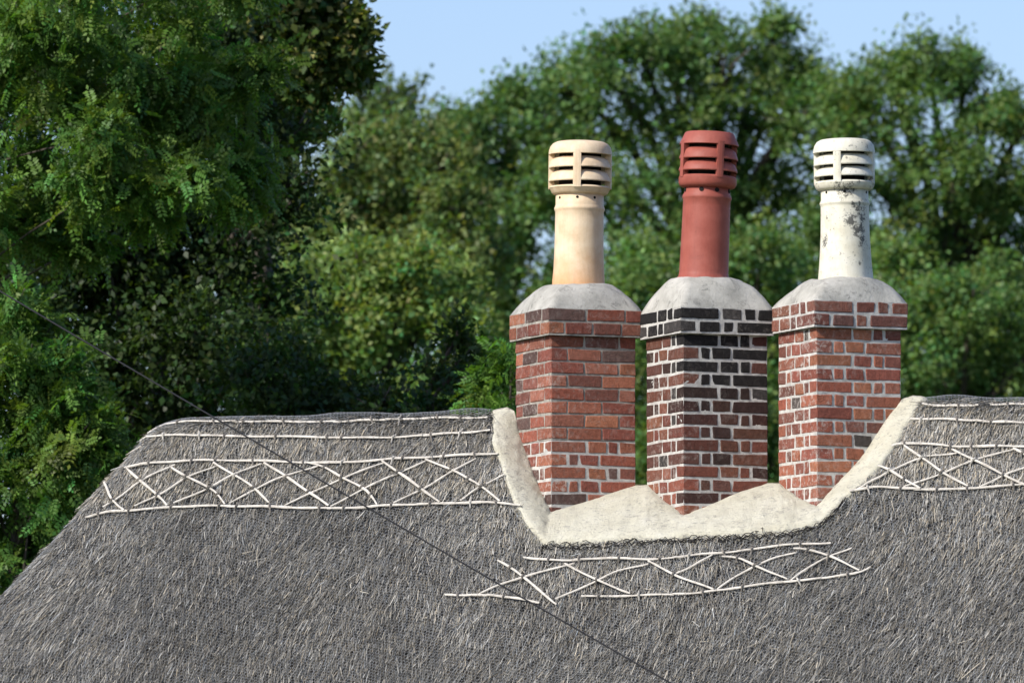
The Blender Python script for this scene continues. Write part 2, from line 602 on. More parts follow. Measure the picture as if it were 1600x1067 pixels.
# ------------------------------------------------------------------ straws
def straws(n, xr, fr, wid, length, seed, lift):
    r = np.random.default_rng(seed)
    x = r.uniform(*xr, n); f = r.uniform(*fr, n)
    keep = ~inside(x, f)
    x, f = x[keep], f[keep]
    n = len(x)
    p, nn, d = roof_pt(x, f)
    s = np.cross(nn, d)
    L = length[0] + (length[1] - length[0]) * r.random(n) ** 1.4
    pr = np.stack([x * 2.2, f * 2.2, np.zeros(n)], -1)
    ang = r.normal(0, 0.19, n) + 0.22 * vnoise(pr, 9) + np.where(r.random(n) < 0.02, r.normal(0, 0.8, n), 0)
    dr = d * np.cos(ang)[:, None] + s * np.sin(ang)[:, None]
    sd = np.cross(nn, dr)
    w = r.uniform(*wid, n) * 0.5
    o0 = r.uniform(-0.010, 0.005, n)
    pit = vnoise(np.stack([x * 38, f * 42, np.zeros(n)], -1), 12) + 0.7 * vnoise(np.stack([x * 17, f * 15, np.zeros(n)], -1), 13)
    o0 = o0 + 0.011 * np.clip(pit, -1.6, 0.6)
    o1 = o0 + r.uniform(0.003, lift, n)
    A = p + nn * o0[:, None]
    B = p + dr * L[:, None] + nn * o1[:, None]
    tw = r.normal(0, 0.6, n)
    sd = sd * np.cos(tw)[:, None] + nn * np.sin(tw)[:, None]
    wt = w * r.uniform(0.35, 0.9, n)
    V = np.stack([A - sd * w[:, None], A + sd * w[:, None], B + sd * wt[:, None], B - sd * wt[:, None]], 1).reshape(-1, 3)
    Fq = np.arange(n * 4).reshape(-1, 4)
    big = vnoise(np.stack([x * 1.1, f * 1.6, np.zeros(n)], -1), 21) * 0.5 + vnoise(np.stack([x * 4, f * 5, np.zeros(n)], -1), 22) * 0.3
    g = 0.172 * np.exp(r.normal(0, 0.62, n) + 0.75 * big)
    g *= np.where(f < F_STEP, 1.45, 1.0)
    g = np.clip(g, 0.025, 0.50)
    warm = r.normal(0.0, 0.05, n) + np.where(f < F_STEP, 0.085, 0.065)
    tint = np.stack([g * (1.0 + warm), g * 1.01, g * (0.955 - 1.3 * warm)], -1)
    return V, Fq, tint

parts = [straws(250000, (-5.3, 3.1), (-0.22, 1.75), (0.0024, 0.0048), (0.035, 0.105), 1, 0.022),
         straws(60000, (-5.3, 3.1), (-0.22, F_STEP), (0.0028, 0.0055), (0.05, 0.14), 4, 0.022),
         straws(6000, (-5.3, 3.1), (-0.22, 1.75), (0.0026, 0.0042), (0.08, 0.20), 2, 0.04),
         straws(16000, (-7.8, 9.5), (1.7, 3.7), (0.02, 0.04), (0.15, 0.4), 3, 0.03)]
off = 0
VV, FFc, TT = [], [], []
for v, f_, t in parts:
    VV.append(v); FFc.append(f_ + off); TT.append(t); off += len(v)
st = mobj('straw', npmesh('straw', np.vstack(VV), np.vstack(FFc), STRAW, np.vstack(TT)), thatch)
tag(st, kind='stuff')

# ------------------------------------------------------------------ wire netting
def netting():
    a = 0.0135                       # hexagon side
    dx, dv = a * math.sqrt(3), a * 1.5
    cosp = math.cos(math.radians(52))
    us = np.arange(-6.0, 3.8, dx)
    vs = np.arange(-1.5, 3.9, dv)
    E0, E1 = [], []
    for j, v in enumerate(vs):
        u = us + (dx / 2 if j % 2 else 0)
        c = np.stack([u, np.full_like(u, v)], -1)
        top = c + [0, -a]; tl = c + [-dx / 2, -a / 2]; tr = c + [dx / 2, -a / 2]; bl = c + [-dx / 2, a / 2]
        for q0, q1 in ((top, tl), (top, tr), (tl, bl)):
            E0.append(q0); E1.append(q1)
    E0 = np.vstack(E0); E1 = np.vstack(E1)
    def warp(e):
        q = np.stack([e[:, 0] * 3, e[:, 1] * 3, np.zeros(len(e))], -1)
        return e + 0.03 * np.stack([vnoise(q, 31), vnoise(q, 32)], -1)
    ra = math.radians(13)
    rm = np.array([[math.cos(ra), math.sin(ra)], [-math.sin(ra), math.cos(ra)]])
    mid = np.array([-1.1, 1.2])
    E0, E1 = warp((E0 - mid) @ rm + mid), warp((E1 - mid) @ rm + mid)
    ok = (E0[:, 0] > -5.25) & (E0[:, 0] < 3.05) & (E0[:, 1] > -0.30) & (E0[:, 1] < 2.75)
    E0, E1 = E0[ok], E1[ok]
    x0, f0, x1, f1 = E0[:, 0], E0[:, 1] * cosp, E1[:, 0], E1[:, 1] * cosp
    keep = ~(inside(x0, f0) | inside(x1, f1))
    x0, f0, x1, f1 = x0[keep], f0[keep], x1[keep], f1[keep]
    def offs(x, f):
        q = np.stack([x * 2.6, f * 2.6, np.zeros_like(x)], -1)
        b = 0.011 + 0.004 * vnoise(q * 2, 33)
        rid = np.exp(-(f / 0.10) ** 2)
        return b + rid * (0.012 + 0.022 * np.clip(vnoise(q * np.array([0.8, 1, 1]), 34) + 0.25, 0, 1))
    P0, n0, _ = roof_pt(x0, f0, offs(x0, f0))
    P1, n1, _ = roof_pt(x1, f1, offs(x1, f1))
    t = P1 - P0
    t /= np.linalg.norm(t, axis=1, keepdims=True) + 1e-9
    s = np.cross(t, n0)
    r = 0.00078
    k = []
    for P in (P0, P1):
        k += [P - s * r, P + s * r, P + n0 * r * 1.6]
    V = np.stack(k, 1).reshape(-1, 3)
    b = np.arange(len(P0))[:, None] * 6
    Fq = np.concatenate([b + np.array([[1, 4, 5, 2]]), b + np.array([[2, 5, 3, 0]])], 1).reshape(-1, 4)
    return V, Fq
v, f_ = netting()
net = mobj('wire_netting', npmesh('wire_netting', v, f_, WIRE), thatch)
tag(net, kind='stuff')

# ------------------------------------------------------------------ walls (below the frame)
def wall_box(x0, x1, y0, y1, z0, z1):
    V = [(x, y, z) for z in (z0, z1) for x, y in ((x0, y0), (x1, y0), (x1, y1), (x0, y1))]
    return V, [(0, 1, 5, 4), (1, 2, 6, 5), (2, 3, 7, 6), (3, 0, 4, 7), (4, 5, 6, 7), (3, 2, 1, 0)]
v, f_ = wall_box(-5.3, 8.6, -3.1, 3.1, 0, 2.6)
mobj('wall', pmesh('wall', v, f_, LIME), cottage)

# ------------------------------------------------------------------ mortar apron round the stacks
def apron():
    K = 12
    sub = 12
    I2, O2, front = [], [], []
    n = len(INN)
    for i in range(n - 1):
        for s in range(sub):
            t = s / sub
            I2.append(INN[i] * (1 - t) + INN[i + 1] * t)
            O2.append(OUT[i] * (1 - t) + OUT[i + 1] * t)
            front.append(i + t)
    I2.append(INN[-1]); O2.append(OUT[-1]); front.append(n - 1)
    I2, O2, fr = np.array(I2), np.array(O2), np.array(front)
    full_i = np.vstack([I2, (I2 * np.array([1, -1, 1]))[::-1][1:-1]])
    full_o = np.vstack([O2, (O2 * np.array([1, -1, 1]))[::-1][1:-1]])
    fr = np.concatenate([fr, fr[::-1][1:-1]])
    m = len(full_i)
    arm = np.clip(np.maximum((5.3 - fr) / 0.8, (fr - 16.2) / 0.8), 0, 1)
    rows = []
    for j in range(K + 3):
        if j <= K:
            t = j / K
            p = full_i * (1 - t) + full_o * t
            bul = np.sin(math.pi * min(t * 1.0, 1)) ** 0.7 * (0.010 + 0.007 * arm) + 0.026 * t ** 0.5
            p = p + np.array([0, 0, 1.0]) * bul[:, None]
        else:
            outd = full_o - full_i
            outd[:, 2] = 0
            outd /= np.linalg.norm(outd, axis=1, keepdims=True) + 1e-9
            p = full_o + outd * (0.014 if j == K + 1 else 0.006)
            p[:, 2] = full_o[:, 2] + (0.004 if j == K + 1 else -0.07)
        amp = 0.0075 if j > 0 else 0.0
        nz = vnoise(p * 14, 41) + 0.6 * vnoise(p * 37, 42)
        p = p + np.array([0.3, -0.6, 1.0]) * (amp * nz)[:, None]
        if j >= K - 1:
            w = 0.009 * vnoise(p * 19, 43) + 0.007 * vnoise(p * 55, 44)
            outd = full_o - full_i
            outd /= np.linalg.norm(outd, axis=1, keepdims=True) + 1e-9
            p = p + outd * w[:, None]
        rows.append(p)
    V = np.vstack(rows)
    Fq = []
    for j in range(K + 2):
        for i in range(m):
            i2 = (i + 1) % m
            Fq.append((j * m + i, (j + 1) * m + i, (j + 1) * m + i2, j * m + i2))
    return V, np.array(Fq)
v, f_ = apron()
ap = mobj('mortar_apron', npmesh('mortar_apron', v, f_, RENDER, smooth=True), cottage)
ap['label'] = 'cream lime mortar apron sealing the chimney stacks to the thatch'

# dark folded hem of the netting along the lower edge of the apron
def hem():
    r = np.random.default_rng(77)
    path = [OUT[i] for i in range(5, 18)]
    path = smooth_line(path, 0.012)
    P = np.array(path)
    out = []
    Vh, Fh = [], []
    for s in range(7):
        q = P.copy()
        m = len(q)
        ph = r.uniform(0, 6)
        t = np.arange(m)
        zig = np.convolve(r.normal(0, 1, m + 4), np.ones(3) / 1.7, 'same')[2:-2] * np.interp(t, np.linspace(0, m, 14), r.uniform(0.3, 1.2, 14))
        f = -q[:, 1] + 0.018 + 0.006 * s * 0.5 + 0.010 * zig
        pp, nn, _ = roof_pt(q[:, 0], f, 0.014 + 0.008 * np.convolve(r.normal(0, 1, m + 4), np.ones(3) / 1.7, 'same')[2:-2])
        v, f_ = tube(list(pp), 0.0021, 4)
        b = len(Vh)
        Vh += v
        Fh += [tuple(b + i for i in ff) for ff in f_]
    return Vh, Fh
def smooth_line(pts, step=9.0):
    out = []
    n = len(pts)
    P = [np.array(p, float) for p in pts]
    for i in range(n - 1):
        p0, p1, p2, p3 = P[max(i - 1, 0)], P[i], P[i + 1], P[min(i + 2, n - 1)]
        k = max(2, int(np.linalg.norm(p2 - p1) / step))
        for s in range(k):
            t = s / k
            out.append(0.5 * ((2 * p1) + (-p0 + p2) * t + (2 * p0 - 5 * p1 + 4 * p2 - p3) * t * t + (-p0 + 3 * p1 - 3 * p2 + p3) * t ** 3))
    out.append(P[-1])
    return out
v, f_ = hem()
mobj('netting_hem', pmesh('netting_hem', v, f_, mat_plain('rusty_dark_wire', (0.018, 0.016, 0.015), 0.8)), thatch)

# ------------------------------------------------------------------ hazel rods on the thatch
def z7(p): return (100 + p[0] / 2.2222, 620 + p[1] / 2.2222)
def z8(p): return (1280 + p[0] / 3.5556, 600 + p[1] / 3.5556)
def z6(p): return (600 + p[0] / 2.0, 800 + p[1] / 2.0)
RODS = []       # (points in photograph pixels, radius, lift)
def add_rods(conv, lines, rad, lift):
    for ln in lines:
        RODS.append(([conv(p) for p in ln], rad, lift))
H, B_, S_ = 0.0078, 0.0074, 0.0062
add_rods(z7, [
    [(300, 114), (400, 102), (480, 97), (600, 97)], [(590, 98), (700, 98), (830, 99), (950, 98)],
    [(940, 99), (1050, 93), (1150, 90)], [(1120, 91), (1300, 86), (1400, 85), (1475, 83)],
    [(275, 150), (350, 145), (450, 143), (530, 146)], [(500, 145), (700, 148), (960, 151)], [(940, 151), (1100, 152), (1250, 145)],
    [(1220, 146), (1300, 140), (1400, 134), (1485, 127)],
    [(215, 255), (300, 240), (400, 233), (510, 228)], [(480, 230), (600, 230), (740, 234), (850, 238)],
    [(820, 237), (950, 239), (1100, 229), (1180, 222)], [(1150, 225), (1300, 217), (1430, 210), (1512, 207)],
    [(80, 428), (150, 410), (230, 404), (320, 397)], [(290, 400), (400, 391), (500, 388), (600, 388)], [(570, 389), (700, 390), (820, 394), (950, 397)],
    [(920, 398), (1020, 394), (1100, 388), (1250, 382)], [(1220, 384), (1350, 378), (1480, 376), (1590, 385)]], H, 0.027)
add_rods(z7, [
    [(150, 310), (175, 370), (215, 405)], [(225, 260), (268, 300), (330, 350), (365, 390)], [(378, 255), (430, 288), (510, 325), (540, 350), (565, 385)],
    [(525, 240), (600, 285), (665, 325), (718, 380)], [(700, 240), (780, 290), (855, 340), (925, 390)],
    [(850, 240), (910, 258), (970, 290), (1040, 325), (1070, 352), (1092, 385)], [(1110, 235), (1165, 272), (1245, 328), (1310, 378)],
    [(1260, 228), (1350, 265), (1410, 295), (1455, 320), (1520, 375)]], B_, 0.033)
add_rods(z7, [
    [(140, 392), (190, 362), (268, 302), (390, 243)], [(250, 388), (330, 350), (430, 290), (535, 248)], [(385, 378), (505, 325), (600, 275), (690, 240)],
    [(580, 378), (665, 330), (780, 280), (890, 250)], [(770, 385), (858, 345), (970, 292), (1115, 238)], [(930, 390), (1040, 330), (1160, 275), (1260, 232)],
    [(1140, 382), (1245, 330), (1350, 270), (1435, 222)], [(1380, 368), (1450, 320), (1535, 278)]], S_, 0.025)
add_rods(z8, [
    [(580, 130), (700, 140), (890, 137)], [(955, 136), (1050, 133), (1160, 131)],
    [(512, 210), (700, 212), (900, 221)], [(870, 220), (1000, 227), (1170, 230)],
    [(410, 362), (450, 350), (560, 345), (760, 364), (800, 363)], [(745, 365), (850, 361), (930, 360), (1170, 362)],
    [(175, 608), (250, 596), (350, 587), (560, 598)], [(530, 599), (700, 602), (900, 590), (1170, 573)]], H, 0.027)
add_rods(z8, [
    [(335, 470), (400, 495), (480, 545), (570, 600)], [(480, 360), (580, 430), (690, 505), (835, 588)],
    [(745, 382), (870, 440), (1030, 520), (1170, 588)], [(1085, 375), (1140, 405), (1190, 440)]], B_, 0.033)
add_rods(z8, [
    [(215, 600), (310, 545), (400, 497)], [(400, 499), (500, 450), (580, 425), (640, 412), (770, 400)],
    [(475, 585), (600, 540), (690, 510), (860, 440), (960, 408), (1090, 378)], [(895, 588), (1030, 522), (1180, 465)]], 0.0065, 0.025)
add_rods(z6, [
    [(440, 150), (540, 159), (620, 157)], [(600, 157), (700, 152), (820, 156), (920, 150)], [(910, 150), (1000, 140), (1120, 131)], [(1110, 131), (1240, 113), (1400, 105)],
    [(195, 267), (260, 268), (335, 268)], [(325, 267), (400, 275), (490, 291)], [(620, 270), (700, 272), (800, 268), (910, 266)],
    [(905, 265), (1000, 259), (1100, 246)], [(1080, 248), (1210, 231), (1370, 215)], [(1340, 218), (1470, 201), (1525, 180)]], H * 0.9, 0.027)
add_rods(z6, [
    [(360, 162), (400, 183), (440, 212), (545, 300)], [(570, 172), (670, 222), (775, 265)], [(830, 162), (910, 205), (1035, 252)],
    [(1060, 148), (1110, 153), (1165, 178), (1265, 220)], [(1285, 125), (1330, 128), (1395, 147), (1490, 192)]], B_ * 0.9, 0.033)
add_rods(z6, [
    [(300, 265), (360, 235), (440, 212), (520, 187), (600, 168)], [(540, 280), (670, 222), (740, 190), (830, 170)], [(910, 203), (970, 175), (1030, 140)],
    [(1045, 250), (1100, 210), (1165, 178), (1230, 148), (1290, 135)], [(1275, 222), (1330, 180), (1395, 147), (1465, 120)]], S_, 0.025)

TIES = []
for pts, rad, lift in RODS:
    ln = smooth_line(pts)
    W3, N3 = [], []
    for q in ln:
        p, n = on_roof(q[0], q[1], lift)
        W3.append(p); N3.append(n)
    rr = []
    wob = random.uniform(0, 9)
    for i in range(len(W3)):
        t = i / (len(W3) - 1)
        rr.append(rad * (0.72 + 0.38 * math.sin(math.pi * (0.15 + 0.75 * t))) * random.uniform(0.74, 1.18))
        W3[i] = W3[i] + N3[i] * (0.003 * math.sin(t * 11 + wob))
    v, f_ = tube(W3, rr, 6, 0.62, N3[len(N3) // 2])
    mobj('hazel_rod', pmesh('hazel_rod', v, f_, HAZEL), thatch)
    if lift == 0.027:
        L = sum(np.linalg.norm(ln[i + 1] - ln[i]) for i in range(len(ln) - 1))
        k = max(1, int(L / 52))
        for j in range(k):
            i = int((j + 0.5 + random.uniform(-0.2, 0.2)) / k * (len(ln) - 1))
            TIES.append((W3[i], N3[i], W3[min(i + 1, len(W3) - 1)] - W3[max(i - 1, 0)], rad))
    elif lift == 0.033:
        for q in pts[1:-1]:
            p, n = on_roof(q[0], q[1], lift)
            TIES.append((p, n, W3[-1] - W3[0], rad))
for p, n, t, rad in TIES:
    t = t / (np.linalg.norm(t) + 1e-9)
    s = np.cross(n, t)
    an = random.uniform(-0.5, 0.5)
    s2 = s * math.cos(an) + t * math.sin(an)
    w = rad + 0.004
    L1, L2 = random.uniform(0.012, 0.035), random.uniform(0.012, 0.030)
    pts = [p - s2 * (w + L1) - n * 0.012, p - s2 * w + n * 0.002, p - s2 * w * 0.4 + n * 0.010, p + s2 * w * 0.4 + n * 0.010,
           p + s2 * w + n * 0.002, p + s2 * (w + L2) - n * random.uniform(-0.01, 0.012)]
    v, f_ = tube(pts, [0.0034, 0.0054, 0.0062, 0.0062, 0.0054, 0.0032], 4, 1.0, t)
    mobj('twisted_spar', pmesh('twisted_spar', v, f_, TIE if random.random() < 0.75 else HAZEL), thatch)

# ------------------------------------------------------------------ bricks
def brick_mesh(L, Dp, Hh, var):
    """chamfered, slightly uneven brick; x length, y outward (front face at y=0), z height, origin at the front centre"""
    r = random.Random(int(L * 1e4) * 31 + int(Hh * 1e4) * 7 + int(Dp * 1e4) + var * 977)
    c = 0.0052
    V, idx = [], {}
    for sx in (-1, 1):
        for sy in (0, 1):
            for sz in (-1, 1):
                jx, jz = r.uniform(-0.0034, 0.0022) * sx, r.uniform(-0.0030, 0.0024) * sz
                jy = r.uniform(-0.0016, 0.0016)
                X, Y, Z = sx * L / 2 + jx, (0 if sy == 0 else -Dp) + jy, sz * Hh / 2 + jz
                cc = c * r.uniform(0.6, 1.5)
                inY = -1 if sy == 0 else 1
                for ax in range(3):
                    p = [X - sx * cc, Y + inY * cc, Z - sz * cc]
                    p[ax] = (X, Y, Z)[ax]
                    idx[(sx, sy, sz, ax)] = len(V)
                    V.append(tuple(p))
    Fc = []
    def quad(keys):
        Fc.append([idx[k] for k in keys])
    for s in (-1, 1):
        quad([(s, 0, -1, 0), (s, 1, -1, 0), (s, 1, 1, 0), (s, 0, 1, 0)])
        quad([(-1, 0, s, 2), (1, 0, s, 2), (1, 1, s, 2), (-1, 1, s, 2)])
    for sy in (0, 1):
        quad([(-1, sy, -1, 1), (1, sy, -1, 1), (1, sy, 1, 1), (-1, sy, 1, 1)])
    for s1 in (-1, 1):
        for s2 in (-1, 1):
            for sy in (0, 1):
                pass
            quad([(s1, 0, s2, 0), (s1, 1, s2, 0), (s1, 1, s2, 2), (s1, 0, s2, 2)])
        for sy in (0, 1):
            quad([(s1, sy, -1, 0), (s1, sy, 1, 0), (s1, sy, 1, 1), (s1, sy, -1, 1)])
            quad([(-1, sy, s1, 2), (1, sy, s1, 2), (1, sy, s1, 1), (-1, sy, s1, 1)])
    for sx in (-1, 1):
        for sy in (0, 1):
            for sz in (-1, 1):
                Fc.append([idx[(sx, sy, sz, 0)], idx[(sx, sy, sz, 1)], idx[(sx, sy, sz, 2)]])
    import bmesh
    me = pmesh('brick', V, Fc, BRICK)
    bm = bmesh.new(); bm.from_mesh(me)
    bmesh.ops.recalc_face_normals(bm, faces=bm.faces)
    bm.to_mesh(me); bm.free()
    return me
BC = {}
def get_brick(L, Dp, Hh):
    key = (round(L, 3), round(Dp, 3), round(Hh, 3), random.randrange(7))
    if key not in BC:
        BC[key] = brick_mesh(*key)
    return BC[key]

RED = [(0.230, 0.072, 0.046), (0.255, 0.090, 0.055), (0.200, 0.064, 0.045), (0.275, 0.102, 0.060), (0.175, 0.066, 0.048), (0.145, 0.062, 0.047), (0.24, 0.092, 0.06), (0.285, 0.112, 0.062)]
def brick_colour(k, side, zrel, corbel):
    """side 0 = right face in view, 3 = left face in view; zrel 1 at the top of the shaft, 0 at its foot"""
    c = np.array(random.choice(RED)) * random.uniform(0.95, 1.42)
    lime = random.uniform(0.05, 0.35)  # extra on side 3 below also paints the left face's sunlit paleness
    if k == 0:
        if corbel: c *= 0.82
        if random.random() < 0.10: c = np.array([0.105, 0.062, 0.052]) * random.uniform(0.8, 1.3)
        if zrel > 0.93 and not corbel: c *= 0.75  # corbel's shade painted onto the top course
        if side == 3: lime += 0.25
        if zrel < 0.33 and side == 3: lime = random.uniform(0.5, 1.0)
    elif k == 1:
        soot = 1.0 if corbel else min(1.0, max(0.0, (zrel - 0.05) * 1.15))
        if side != 0: soot *= 0.27 if not corbel else 0.85  # less soot off the right face, partly painting the left face's sunlight
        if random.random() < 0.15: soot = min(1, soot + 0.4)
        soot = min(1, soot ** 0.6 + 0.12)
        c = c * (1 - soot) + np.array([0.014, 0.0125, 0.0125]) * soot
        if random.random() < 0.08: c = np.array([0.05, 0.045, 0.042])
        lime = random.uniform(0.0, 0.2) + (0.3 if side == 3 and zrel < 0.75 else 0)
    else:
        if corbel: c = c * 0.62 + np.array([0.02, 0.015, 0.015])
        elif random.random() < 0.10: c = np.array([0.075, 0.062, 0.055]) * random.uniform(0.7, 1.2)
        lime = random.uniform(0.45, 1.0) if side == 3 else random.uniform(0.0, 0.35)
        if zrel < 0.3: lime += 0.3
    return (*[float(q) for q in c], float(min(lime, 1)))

def lay_course(root, k, size, z_mid, Hh, lens, w, rev, zrel, corbel):
    n = len(lens)
    j = (size - w - sum(lens)) / n
    cx = CX[k]
    for side in range(4):
        an = math.radians(-135 + 90 * side)          # side 0: right face in view ... normal at -45 deg
        # local axes: side 0 normal NR
        na = math.radians(-45 + 90 * side)
        nrm = np.array([math.cos(na), math.sin(na)])
        tan = np.array([-math.sin(na), math.cos(na)])   # from the near/left end to the far end
        t = 0.0
        for L in lens:
            tc = t + L / 2
            pos = tc - size / 2
            if rev: pos = -pos
            b = bpy.data.objects.new('brick', get_brick(L, w, Hh))
            link(b, root)
            push = random.uniform(-0.0016, 0.0016)
            p = nrm * (size / 2 + push) + tan * pos
            b.location = (p[0], p[1], z_mid - root.location.z + random.uniform(-0.001, 0.001))
            b.rotation_euler = (0, 0, na - math.pi / 2 + random.uniform(-0.004, 0.004))
            sd = side
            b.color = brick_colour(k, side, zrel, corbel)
            t += L + j

def mortar_core(name, size, z0, z1, mat, rec, amp, parent, cx, seed):
    """joint filling: uneven on the two faces in view"""
    h = size / 2 - rec
    V, Fc = [], []
    st = 0.011
    nu, nz = int(2 * h / st), int((z1 - z0) / st)
    for side in range(4):
        na = math.radians(-45 + 90 * side)
        nrm = np.array([math.cos(na), math.sin(na), 0]); tan = np.array([-math.sin(na), math.cos(na), 0])
        U, Z = np.meshgrid(np.linspace(-h, h, nu + 1), np.linspace(z0, z1, nz + 1), indexing='ij')
        P = np.array([cx, 0, 0]) + nrm * h + U[..., None] * tan + Z[..., None] * np.array([0, 0, 1.0])
        q = P.reshape(-1, 3)
        d = amp * (0.6 * vnoise(q * 34, seed) + 0.5 * vnoise(q * 80, seed + 1))
        edge = np.minimum(1, (h - np.abs(U.reshape(-1))) / 0.012)
        q = q + nrm * (d * edge)[:, None]
        b = len(V)
        V += list(q)
        for i in range(nu):
            for jz in range(nz):
                p = b + i * (nz + 1) + jz
                Fc.append((p, p + nz + 1, p + nz + 2, p + 1))
    c = len(V)
    for sx, sy in ((1, 0), (0, 1), (-1, 0), (0, -1)):
        V.append(np.array([cx, 0, z1]) + np.array([sx, sy, 0]) * h * math.sqrt(2))
    Fc.append((c, c + 1, c + 2, c + 3))
    return mobj(name, npmesh_poly(name, V, Fc, mat), parent)

def npmesh_poly(name, V, Fc, mat):
    return npmesh(name, np.array(V), np.array(Fc), mat, smooth=False)

def crown(k, root, z0, z1, r_top, cen):
    """domed cement cap: square at the foot, round under the pot"""
    half = CORBEL / 2 - 0.004
    seg, lev = 72, 14
    V, Fc = [], []
    for i in range(lev + 1):
        t = i / lev
        z = z0 + (z1 - z0) * (1 - (1 - t) ** 2.1)
        mixc = min(1, t * 1.05) ** 1.25
        for s in range(seg):
            an = 2 * math.pi * s / seg
            ca, sa = math.cos(an), math.sin(an)
            # square with faces at 45 degrees: |x|+|y| = half*sqrt2
            rs = half * math.sqrt(2) / (abs(ca) + abs(sa))
            rr = rs + (r_top - rs) * t
            rc = half * 1.12 + (r_top - half * 1.12) * t
            r = rr * (1 - 0.72 * mixc) + rc * 0.72 * mixc if t < 1 else r_top
            V.append((CX[k] + r * ca + cen[0] * t, r * sa + cen[1] * t, z))
    V = np.array(V)
    nz = vnoise(V * (8 + 2 * k), 51 + 7 * k) * 0.008 + vnoise(V * 33, 52 + 7 * k) * 0.0035
    V[:, 2] += nz * np.repeat(np.linspace(0.3, 1, lev + 1), seg)
    for i in range(lev):
        for s in range(seg):
            s2 = (s + 1) % seg
            Fc.append((i * seg + s, i * seg + s2, (i + 1) * seg + s2, (i + 1) * seg + s))
    b = len(V)
    V = np.vstack([V, [[CX[k] + cen[0], cen[1], z1]]])
    Fq = [tuple(f) for f in Fc] + [(lev * seg + s, lev * seg + (s + 1) % seg, b) for s in range(seg)]
    me = pmesh('cement_cap', V, Fq, CEMENT, smooth=True)
    mobj('cement_cap', me, root)

def zoomy(zy): return 190 + zy / 3.1382
MM = 0.00365 / 3.1382          # metres per pixel of the enlarged pots
# per pot: base half width etc. in enlarged pixels, rows in enlarged pixels
POT = [
    dict(base=810, rings=[(130, 812), (129, 780), (124, 720), (121.5, 640), (120, 560), (119.5, 480), (119.5, 442), (122, 437), (124.5, 430), (124.5, 424), (121, 416), (118.5, 408), (118.5, 352)],
         R=156, cap=[(100, 94), (118, 97), (136, 106), (149, 122), (155, 142), (156, 160)], rims=[(178, 228), (245, 295)], foot=(314, 356), foot_r=138,
         post=-6, holes=(-56, -6, 38, 110, 170, 240), hole_r=7, hole_y=377, cx=(903.8, 906.6)),
    dict(base=778, rings=[(131, 782), (130, 768), (124, 762), (121, 740), (119.5, 640), (118, 520), (117, 420), (117, 384), (121, 378), (122, 372), (120, 362), (113, 350), (112, 322)],
         R=146, cap=[(96, 48), (116, 50), (122, 55), (132, 78), (143, 100), (146, 112)], rims=[(132, 184), (198, 244)], foot=(262, 322), foot_r=137,
         post=23, holes=(-74, -16, 24, 70, 150, 230), hole_r=11, hole_y=338, cx=(1099.2, 1107)),
    dict(base=784, rings=[(137, 786), (136, 770), (131, 720), (126, 650), (121, 560), (119.5, 480), (119, 420), (119, 412), (123, 406), (124, 400), (120, 392), (117, 384), (117, 332)],
         R=152, cap=[(100, 84), (118, 87), (134, 96), (146, 114), (152, 140), (153, 152)], rims=[(166, 216), (228, 272)], foot=(290, 334), foot_r=140,
         post=-16, holes=(-52, -2, 64, 120, 180, 250), hole_r=7, hole_y=350, cx=(1321.5, 1319)),
]

